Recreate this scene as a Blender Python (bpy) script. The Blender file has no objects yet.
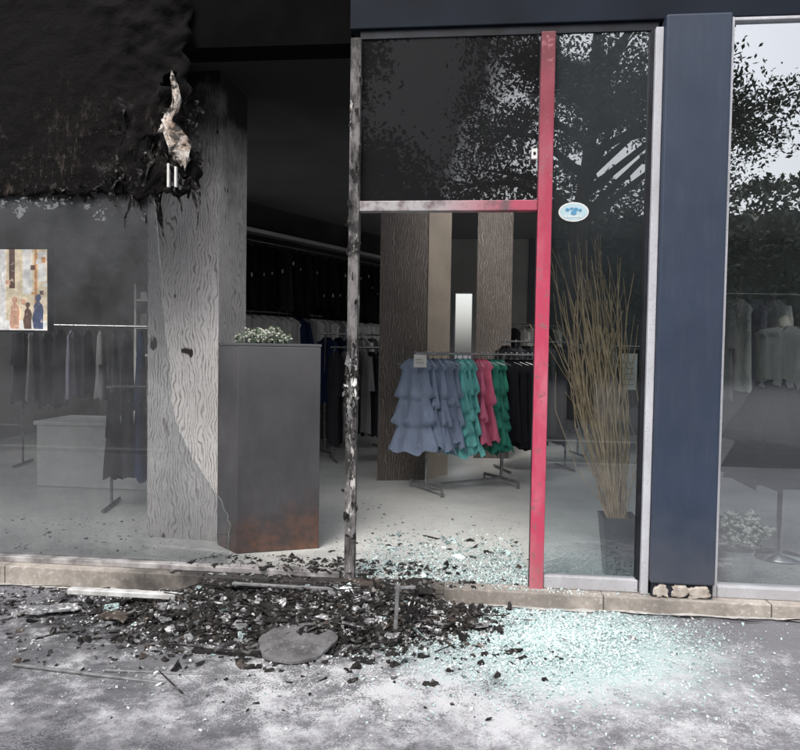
import bpy, math, random
from mathutils import Vector, Matrix, noise as mn
random.seed(7)
D=bpy.data; S=bpy.context.scene
rad=math.radians
# ------------------------------------------------------------------ helpers
def link(o,parent=None):
    S.collection.objects.link(o)
    if parent: o.parent=parent
    return o
def empty(name):
    e=D.objects.new(name,None); return link(e)
def meshobj(name,verts,faces,mats,parent=None,smooth=False,midx=None):
    me=D.meshes.new(name); me.from_pydata([tuple(v) for v in verts],[],faces)
    if not isinstance(mats,(list,tuple)): mats=[mats]
    for m in mats: me.materials.append(m)
    if midx: me.polygons.foreach_set('material_index',midx)
    if smooth: me.polygons.foreach_set('use_smooth',[True]*len(me.polygons))
    me.update()
    return link(D.objects.new(name,me),parent)
BF=[(0,3,2,1),(4,5,6,7),(0,1,5,4),(1,2,6,5),(2,3,7,6),(3,0,4,7)]
def box(name,x0,x1,y0,y1,z0,z1,mat,parent=None,bev=0.0):
    v=[(x0,y0,z0),(x1,y0,z0),(x1,y1,z0),(x0,y1,z0),(x0,y0,z1),(x1,y0,z1),(x1,y1,z1),(x0,y1,z1)]
    o=meshobj(name,v,BF,mat,parent)
    if bev:
        b=o.modifiers.new('b','BEVEL'); b.width=bev; b.segments=2
    return o
def prism(name,pts,z0,z1,mat,parent=None,bev=0.0,rows=1):
    n=len(pts); v=[];f=[]
    for r in range(rows+1):
        z=z0+(z1-z0)*r/rows
        v+= [(p[0],p[1],z) for p in pts]
    f.append(tuple(reversed(range(n)))); f.append(tuple(rows*n+i for i in range(n)))
    for r in range(rows):
        for i in range(n):
            j=(i+1)%n; f.append((r*n+i,r*n+j,(r+1)*n+j,(r+1)*n+i))
    o=meshobj(name,v,f,mat,parent)
    if bev:
        b=o.modifiers.new('b','BEVEL'); b.width=bev; b.segments=2
    return o
def tube(name,paths,mat,parent=None,res=2):
    cu=D.curves.new(name,'CURVE'); cu.dimensions='3D'; cu.bevel_depth=1.0; cu.bevel_resolution=res; cu.use_fill_caps=True
    for pts in paths:
        sp=cu.splines.new('POLY'); sp.points.add(len(pts)-1)
        for i,(p,r) in enumerate(pts):
            sp.points[i].co=(p[0],p[1],p[2],1); sp.points[i].radius=r
    cu.materials.append(mat)
    return link(D.objects.new(name,cu),parent)
# ------------------------------------------------------------------ node helpers
class N:
    def __init__(s,name):
        s.m=D.materials.new(name); s.m.use_nodes=True; s.t=s.m.node_tree; s.t.nodes.clear()
        s.out=s.t.nodes.new('ShaderNodeOutputMaterial')
        g=s.t.nodes.new('ShaderNodeNewGeometry'); s.pos=g.outputs['Position']
        sx=s.t.nodes.new('ShaderNodeSeparateXYZ'); s.t.links.new(s.pos,sx.inputs[0]); s.X,s.Y,s.Z=sx.outputs
    def put(s,inp,v):
        if hasattr(v,'is_linked'): s.t.links.new(v,inp)
        else:
            if isinstance(v,(tuple,list)) and len(v)==3 and inp.type=='RGBA': v=(*v,1)
            inp.default_value=v
    def math(s,op,a,b=0.0,c=None,clamp=False):
        n=s.t.nodes.new('ShaderNodeMath'); n.operation=op; n.use_clamp=clamp
        s.put(n.inputs[0],a); s.put(n.inputs[1],b)
        if c is not None: s.put(n.inputs[2],c)
        return n.outputs[0]
    def mr(s,v,a,b,c=0.0,d=1.0):
        n=s.t.nodes.new('ShaderNodeMapRange'); n.clamp=True
        for i,x in enumerate((v,a,b,c,d)): s.put(n.inputs[i],x)
        return n.outputs[0]
    def noise(s,scale,detail=3,rough=.6,vec=None,dist=0.0,st=None):
        n=s.t.nodes.new('ShaderNodeTexNoise'); n.inputs['Scale'].default_value=scale
        n.inputs['Detail'].default_value=detail; n.inputs['Roughness'].default_value=rough; n.inputs['Distortion'].default_value=dist
        v=vec or s.pos
        if st: v=s.scale(v,st)
        s.t.links.new(v,n.inputs['Vector']); return n.outputs['Fac']
    def scale(s,v,st):
        m=s.t.nodes.new('ShaderNodeVectorMath'); m.operation='MULTIPLY'; s.t.links.new(v,m.inputs[0]); m.inputs[1].default_value=st
        return m.outputs[0]
    def vor(s,scale,feature='F1',out='Distance'):
        n=s.t.nodes.new('ShaderNodeTexVoronoi'); n.feature=feature; n.inputs['Scale'].default_value=scale
        s.t.links.new(s.pos,n.inputs['Vector']); return n.outputs[out]
    def mix(s,f,a,b):
        n=s.t.nodes.new('ShaderNodeMix'); n.data_type='RGBA'
        s.put(n.inputs[0],f); s.put(n.inputs[6],a); s.put(n.inputs[7],b); return n.outputs[2]
    def bump(s,h,strength=.3,dist=.01):
        n=s.t.nodes.new('ShaderNodeBump'); n.inputs['Strength'].default_value=strength; n.inputs['Distance'].default_value=dist
        s.t.links.new(h,n.inputs['Height']); return n.outputs[0]
    def pbr(s,col,rough=.7,metal=0.0,normal=None,spec=None,emit=None,es=0):
        p=s.t.nodes.new('ShaderNodeBsdfPrincipled')
        s.put(p.inputs['Base Color'],col); s.put(p.inputs['Roughness'],rough); s.put(p.inputs['Metallic'],metal)
        if normal: s.t.links.new(normal,p.inputs['Normal'])
        if spec is not None: p.inputs['Specular IOR Level'].default_value=spec
        if emit is not None:
            s.put(p.inputs['Emission Color'],emit); p.inputs['Emission Strength'].default_value=es
        s.t.links.new(p.outputs[0],s.out.inputs[0]); return s.m
def simple(name,c1,c2=None,scale=8,rough=.7,metal=0,bump=.0,bs=None,spec=None,lo=.35,hi=.65,st=None):
    n=N(name); c2=c2 or tuple(x*.7 for x in c1)
    f=n.mr(n.noise(scale,3,st=st),lo,hi)
    nm=n.bump(n.noise(bs or scale*6,2),bump,.004) if bump>0 else None
    return n.pbr(n.mix(f,c1,c2),rough,metal,nm,spec)
# ------------------------------------------------------------------ materials
def m_wavy(name,light,dark,scale,lo,hi,soot=None,spots=False):
    n=N(name)
    wob=n.noise(3.0,1,.5,st=(1,1,.5))
    wob2=n.noise(13,1,.5,st=(1,1,.6))
    u=n.math('ADD',n.X,n.math('MULTIPLY',n.Y,.8))
    u=n.math('ADD',u,n.math('MULTIPLY',wob,.16)); u=n.math('ADD',u,n.math('MULTIPLY',wob2,.075))
    s=n.math('SINE',n.math('MULTIPLY',u,scale))
    line=n.mr(s,lo,hi)
    fine=n.noise(30,3,.75,st=(1,1,.3))
    line=n.math('MULTIPLY',line,n.mr(fine,.36,.60,.1,1))
    col=n.mix(line,light,dark)
    big=n.noise(2.2,4)
    col=n.mix(n.mr(big,.4,.7,0,.3),col,tuple(x*.45 for x in light))
    col=n.mix(n.mr(n.noise(50,2),.5,.75,0,.25),col,dark)
    if soot:
        z0,z1=soot
        f=n.mr(n.math('ADD',n.Z,n.math('MULTIPLY',big,1.4)),z0+.7,z1+.7)
        col=n.mix(f,col,(.010,.009,.009))
        f=n.mr(n.math('ADD',n.Z,n.math('MULTIPLY',n.noise(5,3),.6)),.3,.75,.5,0)
        col=n.mix(f,col,(.12,.11,.10))
    if spots:
        col=n.mix(n.mr(n.noise(6,2,st=(1.2,1.2,.6)),.715,.74),col,(.03,.022,.018))
    return n.pbr(col,.75,0,n.bump(line,.4,-.003))
M={}
M['wavy_l']=m_wavy('wavy_wallpaper_pale',(.72,.69,.68),(.25,.22,.21),290,.1,.95,(2.5,3.15),True)
M['wavy_d']=m_wavy('wavy_wallpaper_dark',(.105,.088,.078),(.27,.24,.22),210,.3,.98)
M['beige']=simple('beige_plaster',(.56,.47,.38),(.46,.39,.32),3)
def m_navy():
    n=N('navy_painted_metal')
    c=n.mix(n.mr(n.noise(1.8,4),.3,.7),(.034,.048,.080),(.026,.037,.063))
    c=n.mix(n.mr(n.noise(26,4,.7,st=(1,1,.12)),.5,.75,0,.3),c,(.06,.072,.10))
    c=n.mix(n.mr(n.math('ADD',n.Z,n.math('MULTIPLY',n.noise(7,4),.5)),.45,.9,.45,0),c,(.10,.10,.11))
    c=n.mix(n.mr(n.noise(90,2),.70,.74,0,.6),c,(.16,.16,.18))
    return n.pbr(c,n.mr(n.noise(6,3),.3,.7,.40,.62),0,None,.35)
M['navy']=m_navy()
M['beam']=simple('navy_beam_sooty',(.012,.017,.028),(.006,.008,.013),1.3,.65,0,0,spec=.12)
def m_white():
    n=N('white_frame_dirty')
    c=n.mix(n.mr(n.noise(5,4,.6,st=(1,1,.3)),.35,.75),(.56,.57,.62),(.36,.36,.39))
    c=n.mix(n.mr(n.noise(70,3,.7),.55,.72,0,.6),c,(.22,.21,.21))
    c=n.mix(n.mr(n.math('ADD',n.Z,n.math('MULTIPLY',n.noise(9,4),.4)),.3,.7,.4,0),c,(.25,.235,.22))
    return n.pbr(c,.5)
M['whiteframe']=m_white()
M['greyframe']=simple('grey_aluminium_frame',(.46,.44,.44),(.14,.13,.13),7,.5,.1,.15)
M['darkframe']=simple('dark_frame',(.022,.025,.034),(.010,.010,.012),5,.5,spec=.2)
def m_red():
    n=N('red_frame_paint')
    f=n.mr(n.noise(9,3,st=(1,1,.3)),.45,.7)
    c=n.mix(f,(.48,.05,.105),(.55,.14,.20))
    f2=n.mr(n.math('ADD',n.Z,n.math('MULTIPLY',n.noise(5),.8)),2.3,3.8)
    c=n.mix(f2,c,(.12,.014,.025))
    c=n.mix(n.mr(n.noise(30,3),.58,.68),c,(.30,.10,.12))
    c=n.mix(n.mr(n.math('ADD',n.Z,n.math('MULTIPLY',n.noise(12,4),.5)),.3,.75,.5,0),c,(.30,.17,.17))
    return n.pbr(c,.45)
M['red']=m_red()
def m_trans():
    n=N('transom_bar_paint')
    f=n.mr(n.X,-.25,.2)
    c=n.mix(f,(.36,.34,.35),(.40,.065,.11))
    c=n.mix(n.mr(n.noise(14,4),.45,.65),c,(.12,.08,.09))
    return n.pbr(c,.5)
M['transom']=m_trans()
def m_char():
    n=N('charred_aluminium_post')
    a=n.noise(16,5,.7,st=(1,1,.35)); c=n.mix(n.mr(a,.42,.6),(.018,.016,.016),(.18,.17,.17))
    b=n.noise(13,5,.75,st=(1,1,.4)); f=n.mr(n.math('SUBTRACT',b,n.mr(n.Z,1.5,3.2,0,.08)),.54,.60)
    c=n.mix(f,c,(.50,.48,.47))
    return n.pbr(c,.7,0,n.bump(a,.6,.01))
M['charpost']=m_char()
def m_fascia():
    n=N('charred_fascia')
    a=n.noise(30,5,.75,st=(1,1,.30)); b=n.noise(2.6,4,.7)
    zz=n.mr(n.math('ADD',n.Z,n.math('MULTIPLY',n.noise(3,3),.5)),2.8,3.45,1,0)
    f=n.math('MULTIPLY',n.mr(a,.54,.64),n.mr(b,.44,.58))
    f=n.math('MULTIPLY',f,zz)
    c=n.mix(f,(.0045,.004,.004),(.055,.044,.039))
    c=n.mix(n.math('MULTIPLY',n.mr(n.noise(9,6,.78),.58,.66),zz),c,(.045,.042,.041))
    c=n.mix(n.math('MULTIPLY',n.mr(n.noise(55,3,.7),.66,.72),zz),c,(.13,.115,.10))
    return n.pbr(c,.85,0,n.bump(n.noise(7,6,.7),.8,.03),spec=.10)
M['fascia']=m_fascia()
M['black']=simple('soot_black',(.003,.003,.003),(.005,.005,.005),4,.95,0,0,spec=.02)
def m_ceil():
    n=N('smoked_ceiling')
    d=n.mr(n.math('ADD',n.Y,n.math('MULTIPLY',n.noise(.9,4),2.2)),2.4,6.5)
    c=n.mix(d,(.010,.0095,.0095),(.22,.22,.23))
    return n.pbr(c,.9)
M['ceiling']=m_ceil()
def m_floor():
    n=N('shop_floor_tiles')
    a=n.noise(2.2,5,.65); c=n.mix(n.mr(a,.35,.65),(.68,.68,.655),(.54,.545,.53))
    near=n.mr(n.math('ADD',n.Y,n.math('MULTIPLY',n.noise(5,4),1.0)),.45,1.2,1,0)
    c=n.mix(n.math('MULTIPLY',near,.65),c,(.13,.14,.14))
    sp=n.math('MULTIPLY',n.mr(n.noise(55,3,.7),.6,.66),n.mr(n.Y,.2,2.8,1,0))
    c=n.mix(sp,c,(.09,.095,.095))
    return n.pbr(c,n.mr(a,.3,.7,.3,.55))
M['floor']=m_floor()
def m_plinth():
    n=N('stone_plinth')
    a=n.noise(9,4,.7); c=n.mix(n.mr(a,.35,.65),(.44,.39,.35),(.28,.25,.22))
    c=n.mix(n.mr(n.noise(40,3),.56,.68),c,(.52,.50,.48))
    c=n.mix(n.mr(n.noise(3,4,.7),.42,.65,0,.65),c,(.15,.135,.12))
    w=n.noise(4,4)
    d=n.math('ABSOLUTE',n.math('ADD',n.X,1.05))
    f=n.mr(n.math('ADD',d,n.math('MULTIPLY',n.math('SUBTRACT',w,.5),1.2)),.6,1.25,.96,0)
    c=n.mix(f,c,(.022,.02,.02))
    fx=n.math('ABSOLUTE',n.math('SUBTRACT',n.math('FRACT',n.math('MULTIPLY',n.math('ADD',n.X,.15),1.1)),.5))
    c=n.mix(n.mr(fx,.494,.497),c,(.08,.07,.06))
    return n.pbr(c,.8,0,n.bump(a,.5,.01))
M['plinth']=m_plinth()
def ell(n,cx,cy,rx,ry):
    dx=n.math('DIVIDE',n.math('SUBTRACT',n.X,cx),rx); dy=n.math('DIVIDE',n.math('SUBTRACT',n.Y,cy),ry)
    return n.math('SQRT',n.math('ADD',n.math('MULTIPLY',dx,dx),n.math('MULTIPLY',dy,dy)))
def m_pave():
    n=N('pavement_asphalt')
    a=n.noise(1.3,4,.6); g=n.noise(120,2,.7)
    c=n.mix(n.mr(a,.3,.7),(.165,.162,.178),(.22,.217,.236))
    c=n.mix(n.mr(g,.42,.72,0,.85),c,(.075,.075,.08))
    w=n.noise(2.8,6,.75); w2=n.noise(15,5,.8)
    gr=n.math('MULTIPLY',n.math('SUBTRACT',g,.5),1.1)
    d=ell(n,-.55,-1.05,1.75,.62)
    f=n.math('SUBTRACT',n.math('ADD',n.math('MULTIPLY',w,2.1),n.math('MULTIPLY',w2,1.4)),n.math('MULTIPLY',d,.75))
    pw=n.mr(n.math('ADD',f,gr),.80,1.40)
    c=n.mix(n.math('MULTIPLY',pw,.9),c,(.58,.58,.60))
    w3=n.noise(3.6,6,.78)
    d3=ell(n,-1.6,-1.0,1.7,.8)
    f3=n.mr(n.math('ADD',n.math('SUBTRACT',n.math('ADD',n.math('MULTIPLY',w3,2.2),n.math('MULTIPLY',w2,.6)),n.math('MULTIPLY',d3,.4)),gr),1.0,1.3)
    c=n.mix(n.math('MULTIPLY',f3,.8),c,(.04,.04,.046))
    d2=ell(n,-.95,-.45,1.35,.45)
    f2=n.mr(n.math('ADD',n.math('ADD',d2,n.math('MULTIPLY',n.math('SUBTRACT',w2,.5),2.4)),gr),.75,1.2,1,0)
    c=n.mix(n.math('MULTIPLY',f2,.93),c,(.02,.019,.019))
    d4=ell(n,.42,-.55,.74,.58)
    f4=n.mr(n.math('ADD',n.math('ADD',d4,n.math('MULTIPLY',n.math('SUBTRACT',w2,.5),1.7)),gr),.6,1.2,1,0)
    c=n.mix(n.math('MULTIPLY',f4,.85),c,(.47,.58,.58))
    return n.pbr(c,.85,0,n.bump(g,.5,.006),.3)
M['pave']=m_pave()
M['road']=simple('road_asphalt',(.055,.055,.06),(.04,.04,.045),3,.85)
M['kerb']=simple('kerb_stone',(.35,.34,.33),(.27,.26,.25),6,.85)
M['lane']=simple('white_lane_paint',(.7,.7,.7),(.5,.5,.5),10,.7)
def m_glass(name,tint,refl,haze,hb,hn,hs,grad=None):
    n=N(name); t=n.t
    tr=t.nodes.new('ShaderNodeBsdfTransparent'); tr.inputs[0].default_value=(*tint,1)
    di=t.nodes.new('ShaderNodeBsdfDiffuse'); di.inputs[0].default_value=(*haze,1)
    gl=t.nodes.new('ShaderNodeBsdfGlossy'); gl.inputs['Roughness'].default_value=.0; gl.inputs[0].default_value=(.95,.97,1,1)
    rf=refl; f=hb
    if hn>0 or grad:
        w=n.noise(hs,4,.65); f=n.math('ADD',hb,n.math('MULTIPLY',n.mr(w,.35,.7),hn))
    if grad: f,rf=grad(n,f,refl)
    if hasattr(f,'is_linked'): f=n.math('MINIMUM',n.math('MAXIMUM',f,0.0),1.0)
    m1=t.nodes.new('ShaderNodeMixShader'); n.put(m1.inputs[0],f); t.links.new(tr.outputs[0],m1.inputs[1]); t.links.new(di.outputs[0],m1.inputs[2])
    lw=t.nodes.new('ShaderNodeLayerWeight'); lw.inputs[0].default_value=.25
    rr=n.math('ADD',rf,n.math('MULTIPLY',n.math('POWER',lw.outputs['Facing'],3.0),.4),clamp=True)
    m2=t.nodes.new('ShaderNodeMixShader'); n.put(m2.inputs[0],rr); t.links.new(m1.outputs[0],m2.inputs[1]); t.links.new(gl.outputs[0],m2.inputs[2])
    t.links.new(m2.outputs[0],n.out.inputs[0]); return n.m
M['g_right']=m_glass('window_glass_clean',(.74,.80,.81),.42,(.3,.3,.3),.02,0,3)
def gmid(n,f,r):
    top=n.mr(n.math('ADD',n.Z,n.math('MULTIPLY',n.noise(3),.5)),2.0,3.2)
    return n.math('ADD',f,n.math('MULTIPLY',top,.6)), n.math('ADD',r,n.math('MULTIPLY',top,.08))
M['g_mid']=m_glass('window_glass_mid',(.72,.79,.81),.17,(.05,.058,.065),.05,.10,3,gmid)
def gtr(n,f,r):
    k=n.mr(n.math('ADD',n.math('SUBTRACT',n.X,n.math('MULTIPLY',n.math('SUBTRACT',n.Z,2.4),.35)),n.math('MULTIPLY',n.math('SUBTRACT',n.noise(3,4),.5),.5)),-.22,.16)
    return n.mr(k,0,1,1.0,.985), n.mr(k,0,1,.006,.20)
M['g_transom']=m_glass('transom_glass_sooty',(.6,.6,.6),.2,(.012,.012,.013),.8,.2,4,gtr)
def gl_(n,f,r):
    top=n.mr(n.math('ADD',n.Z,n.math('MULTIPLY',n.noise(3,4),.7)),1.8,2.8)
    bot=n.mr(n.math('ADD',n.Z,n.math('MULTIPLY',n.noise(4,3),.5)),.3,1.2,1,0)
    return n.math('ADD',f,n.math('ADD',n.math('MULTIPLY',top,.35),n.math('MULTIPLY',bot,.14))), r
M['g_left']=m_glass('window_glass_smoked',(.82,.84,.85),.07,(.105,.108,.115),.16,.28,3,gl_)
def m_box():
    n=N('scorched_grey_laminate')
    a=n.noise(3,4,.6); c=n.mix(n.mr(a,.3,.7),(.082,.080,.087),(.048,.047,.053))
    w=n.noise(7,5,.7)
    f=n.mr(n.math('ADD',n.math('ADD',n.Z,n.math('MULTIPLY',n.math('ADD',n.X,1.3),-.28)),n.math('MULTIPLY',n.math('SUBTRACT',w,.5),.6)),.12,.44,1,0)
    rust=n.mix(n.mr(n.noise(12,4,.7),.4,.6),(.15,.068,.042),(.06,.04,.032))
    c=n.mix(n.math('MULTIPLY',f,.9),c,rust)
    c=n.mix(n.mr(n.noise(20,4,.7,st=(1,1,.15)),.5,.75,0,.4),c,(.035,.033,.035))
    f=n.mr(n.Z,1.2,1.53); c=n.mix(n.math('MULTIPLY',f,.5),c,(.12,.12,.13))
    return n.pbr(c,n.mr(a,.3,.7,.35,.6))
M['box']=m_box()
def m_chip(name,c1,c2,c3,rough=.85):
    n=N(name); a=n.vor(60,'F1','Color'); s=n.t.nodes.new('ShaderNodeSeparateColor'); n.t.links.new(a,s.inputs[0])
    c=n.mix(s.outputs[0],c1,c2); c=n.mix(n.mr(s.outputs[1],.86,.9),c,c3)
    return n.pbr(c,rough,0,None,.2)
M['charcoal']=m_chip('charcoal_fragments',(.010,.009,.009),(.032,.030,.029),(.11,.105,.10))
M['ash']=m_chip('ash_grey_fragments',(.10,.10,.105),(.28,.28,.29),(.55,.55,.55))
M['brownchip']=m_chip('burnt_wood_fragments',(.035,.028,.024),(.08,.066,.057),(.20,.18,.165))
M['plaster']=m_chip('plaster_crumbs',(.40,.40,.41),(.60,.60,.61),(.72,.72,.72))
def m_gl(name,c1,c2,c3):
    n=N(name); t=n.t; a=n.vor(110,'F1','Color'); s=t.nodes.new('ShaderNodeSeparateColor'); t.links.new(a,s.inputs[0])
    c=n.mix(s.outputs[0],c1,c2); c=n.mix(n.mr(s.outputs[1],.6,.9),c,c3)
    return n.pbr(c,.15,0,None,.8)
M['cullet']=m_gl('tempered_glass_crumbs',(.34,.50,.50),(.56,.66,.66),(.80,.84,.84))
M['shard']=m_gl('glass_shards_grey',(.10,.15,.15),(.26,.34,.34),(.5,.6,.6))
M['edge']=simple('broken_glass_rim',(.30,.34,.34),(.10,.11,.11),18,.3)
def cloth(name,c,v=.7,bs=14):
    n=N(name); a=n.noise(bs,2,.5,st=(1,1,.25)); c1=n.mix(n.mr(a,.3,.7),c,tuple(x*v for x in c))
    return n.pbr(c1,.9,0,None,.2)
M['blue']=cloth('cloth_greyblue',(.27,.33,.46)); M['turq']=cloth('cloth_turquoise',(.20,.60,.58)); M['pink']=cloth('cloth_pink',(.72,.18,.30))
M['green']=cloth('cloth_green',(.045,.26,.19)); M['blk']=cloth('cloth_black',(.014,.014,.018)); M['dk']=cloth('cloth_charcoal',(.04,.04,.048))
M['wht']=cloth('cloth_white',(.82,.80,.78)); M['nvy']=cloth('cloth_navy',(.025,.045,.12)); M['grg']=cloth('cloth_grey',(.34,.33,.34)); M['lav']=cloth('cloth_lavender',(.36,.34,.44))
M['chrome']=simple('chrome_tube',(.5,.5,.5),(.35,.35,.35),20,.25,.9)
M['greymetal']=simple('grey_steel',(.30,.30,.31),(.15,.15,.15),20,.5,.4)
M['paper']=simple('paper_white',(.72,.72,.70),(.62,.62,.6),10,.7)
M['bright']=simple('white_laminate',(.74,.74,.73),(.64,.64,.63),3,.5)
M['wall']=simple('interior_wall_grey',(.52,.51,.49),(.42,.41,.40),1.5,.85)
M['wall_e']=simple('interior_wall_slate',(.16,.17,.18),(.12,.13,.14),1.5,.85)
M['darkwall']=simple('sooty_wall',(.07,.066,.066),(.04,.038,.038),1.5,.9)
M['ext']=simple('facade_render',(.10,.11,.14),(.08,.085,.11),2,.8)
M['straw']=simple('dry_reed',(.50,.36,.22),(.28,.20,.12),12,.8)
M['leafpale']=simple('pale_foliage',(.24,.30,.22),(.13,.18,.12),30,.8)
M['petal']=simple('white_petals',(.72,.72,.66),(.55,.56,.50),30,.7)
M['ceramic']=simple('white_ceramic_pot',(.66,.66,.64),(.52,.52,.50),8,.4)
M['darkpot']=simple('dark_planter',(.06,.065,.075),(.04,.045,.055),6,.5)
M['skin']=simple('mannequin_plastic',(.5,.45,.4),(.42,.38,.34),5,.4)
def m_foam():
    n=N('burnt_foam'); a=n.noise(14,5,.7)
    c=n.mix(n.mr(a,.40,.62),(.66,.62,.58),(.30,.21,.155)); c=n.mix(n.mr(n.noise(13,4),.47,.56),c,(.03,.024,.02))
    return n.pbr(c,.85,0,n.bump(n.noise(40,3),.8,.012))
M['foam']=m_foam()
# ------------------------------------------------------------------ ground
def gz(x,y=0): return 0.0092*(max(-5,min(5,x))+3)
v=[];f=[]
xs=[-60,-30,-12,-8]+[-6+.25*i for i in range(49)]+[8,12,30,60]; ys=[-5.2+.2*i for i in range(27)]
for y in ys:
    for x in xs:
        b=0.006*mn.noise(Vector((x*1.3,y*1.3,0)))
        v.append((x,y-.06 if y>=-.001 else y,gz(x)+b))
nx=len(xs)
for j in range(len(ys)-1):
    for i in range(nx-1):
        a=j*nx+i; f.append((a,a+1,a+nx+1,a+nx))
meshobj('pavement',v,f,M['pave'],smooth=True)
meshobj('ground',[(-400,-400,-.14),(400,-400,-.14),(400,400,-.14),(-400,400,-.14)],[(0,1,2,3)],M['road'])
box('kerb',-60,60,-5.4,-5.203,-.138,.03,M['kerb'])
lm=empty('road_markings')
for i in range(10): box('lane_dash_%d'%i,-30+i*6,-27+i*6,-9.1,-8.98,-.1365,-.132,M['lane'],lm)
def strip(name,x0,x1,yc,w,z,mat,seed,parent=None,amp=.02):
    v=[];f=[];n=int((x1-x0)/.02)
    for i in range(n+1):
        x=x0+(x1-x0)*i/n; c=yc+amp*mn.noise(Vector((x*3,seed,0))); ww=w*max(.05,.6+1.0*mn.noise(Vector((x*7,seed,2)))+.5*mn.noise(Vector((x*30,seed,2))))
        v+=[(x,c-ww,gz(x)+z),(x,c+ww,gz(x)+z)]
    for i in range(n): f.append((2*i,2*i+2,2*i+3,2*i+1))
    meshobj(name,v,f,mat,parent)
mj=empty('mortar_joint'); M['mortar']=simple('pale_mortar',(.52,.50,.48),(.30,.29,.28),20,.9); 
strip('mortar',-6,6,-.145,.024,.010,M['mortar'],1,mj,.04); strip('crack',.9,6,-.180,.008,.012,M['black'],4,mj,.06); strip('crack_left',-6,-2.2,-.15,.006,.012,M['black'],6,mj,.03)
# ------------------------------------------------------------------ shop building
B=empty('shop_building')
box('plinth_step',-7,7,-.12,0.0,-.1,.12,M['plinth'],B,.006)
box('floor_slab',-7,7,.001,9,-.1,.12,M['floor'],B)
def holed(name,x0,x1,y0,y1,z0,z1,holes,mat,parent):
    xs=sorted({x0,x1}|{h[0] for h in holes}|{h[1] for h in holes}); ys=sorted({y0,y1}|{h[2] for h in holes}|{h[3] for h in holes})
    k=0
    for i in range(len(xs)-1):
        for j in range(len(ys)-1):
            mx=(xs[i]+xs[i+1])/2; my=(ys[j]+ys[j+1])/2
            if any(h[0]<mx<h[1] and h[2]<my<h[3] for h in holes): continue
            box('%s_%d'%(name,k),xs[i],xs[i+1],ys[j],ys[j+1],z0,z1,mat,parent); k+=1
holes=[(-.84,.62,1.2,4.95),(4.0,6.5,.6,4.6),(-6.2,-4.1,1.0,4.2)]  # roof openings added out of view to bring daylight into the shop
holed('ceiling',-6.9,6.9,.26,8.9,3.42,3.6,holes,M['ceiling'],B)
holed('roof_slab',-7,7,.26,9.1,3.605,3.9,holes,M['ext'],B)
for (a,b,z0,z1) in [(-7,-.36,.12,3.42),(-.36,-.02,.12,.9),(-.36,-.02,2.5,3.42),(-.02,.9,.12,3.42)]:
    box('rear_wall',a,b,8.0,8.2,z0,z1,M['wall'],B)
box('rear_wall_slate',.901,7,7.98,8.2,.12,3.42,M['wall_e'],B)
box('rear_window_frame',-.36,-.33,7.97,7.999,.9,2.5,M['whiteframe'],B); box('rear_window_frame',-.05,-.02,7.97,7.999,.9,2.5,M['whiteframe'],B)
box('side_wall_west',-7,-6.8,.1,8.0,.12,3.42,M['wall'],B)
for (y0,y1,z0,z1) in [(.1,1,.12,3.42),(1,7,.12,.8),(1,7,2.9,3.42),(7,8,.12,3.42)]:  # unseen window opening in this wall, added to let daylight in
    box('side_wall_east',6.8,7,y0,y1,z0,z1,M['wall'],B)
box('upper_facade',-7,7,.02,.25,3.662,4.6,M['ext'],B)
box('navy_beam',-.76,7,-.03,.2,3.375,3.66,M['beam'],B,.006)
box('beam_underframe',-.70,1.0,-.01,.08,3.325,3.373,M['darkframe'],B)
box('burnt_lintel',-7,-.762,.03,.24,3.32,3.66,M['black'],B)
# charred fascia panel
v=[];f=[]
nx_,nz_=190,60; x0,x1=-6.8,-1.78
for j in range(nz_+1):
    for i in range(nx_+1):
        s=i/nx_; t=j/nz_; x=x0+(x1-x0)*s
        zb=2.43+ (.03*mn.noise(Vector((x*3,0,3)))+.02*mn.noise(Vector((x*17,0,3))))
        if x>-2.35: zb-= .16*max(0,mn.noise(Vector((x*9,2,1))))+.02*mn.noise(Vector((x*40,2,1)))
        z=zb+(3.655-zb)*t
        rg=.16*mn.noise(Vector((z*2.5,5,1)))+.06*mn.noise(Vector((z*12,5,1)))
        xx=x+ (s**14)*(rg+.02)
        near=max(0,(x+2.6)/.8)
        y=-.02+.012*mn.fractal(Vector((x*3,z*3,0)),.7,2,4)+ near*.06*mn.fractal(Vector((x*7,z*5,4)),.7,2,4)
        v.append((xx,y,z))
for j in range(nz_):
    for i in range(nx_):
        a=j*(nx_+1)+i
        xm=v[a][0]; zm=v[a][2]
        if xm>-2.15 and zm<3.2 and mn.noise(Vector((xm*8,zm*5,9)))>.42: continue
        f.append((a,a+1,a+nx_+2,a+nx_+1))
o=meshobj('charred_fascia_panel',v,f,M['fascia'],B,smooth=True); so=o.modifiers.new('s','SOLIDIFY'); so.thickness=.01
tv=[];tf=[]
for k in range(120):
    x=random.uniform(-2.25,-1.68) if k<80 else random.uniform(-3.4,-2.2)
    z=2.46+random.uniform(0,.6 if k<80 else .03); L=random.uniform(.05,.32 if k<80 else .09); w=random.uniform(.003,.020); y=random.uniform(-.05,.08)
    base=len(tv); n=6
    for i in range(n+1):
        t=i/n; cx=x+.018*math.sin(t*5+k); ww=w*(1-t)**.5*(1+.5*math.sin(t*9+k)); zz=z-L*t
        tv+=[(cx-ww,y+.015*math.sin(t*6+k),zz),(cx+ww,y+.02*math.cos(t*7+k),zz)]
    for i in range(n): tf.append((base+2*i,base+2*i+1,base+2*i+3,base+2*i+2))
meshobj('hanging_tatters',tv,tf,M['charcoal'],B)
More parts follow.
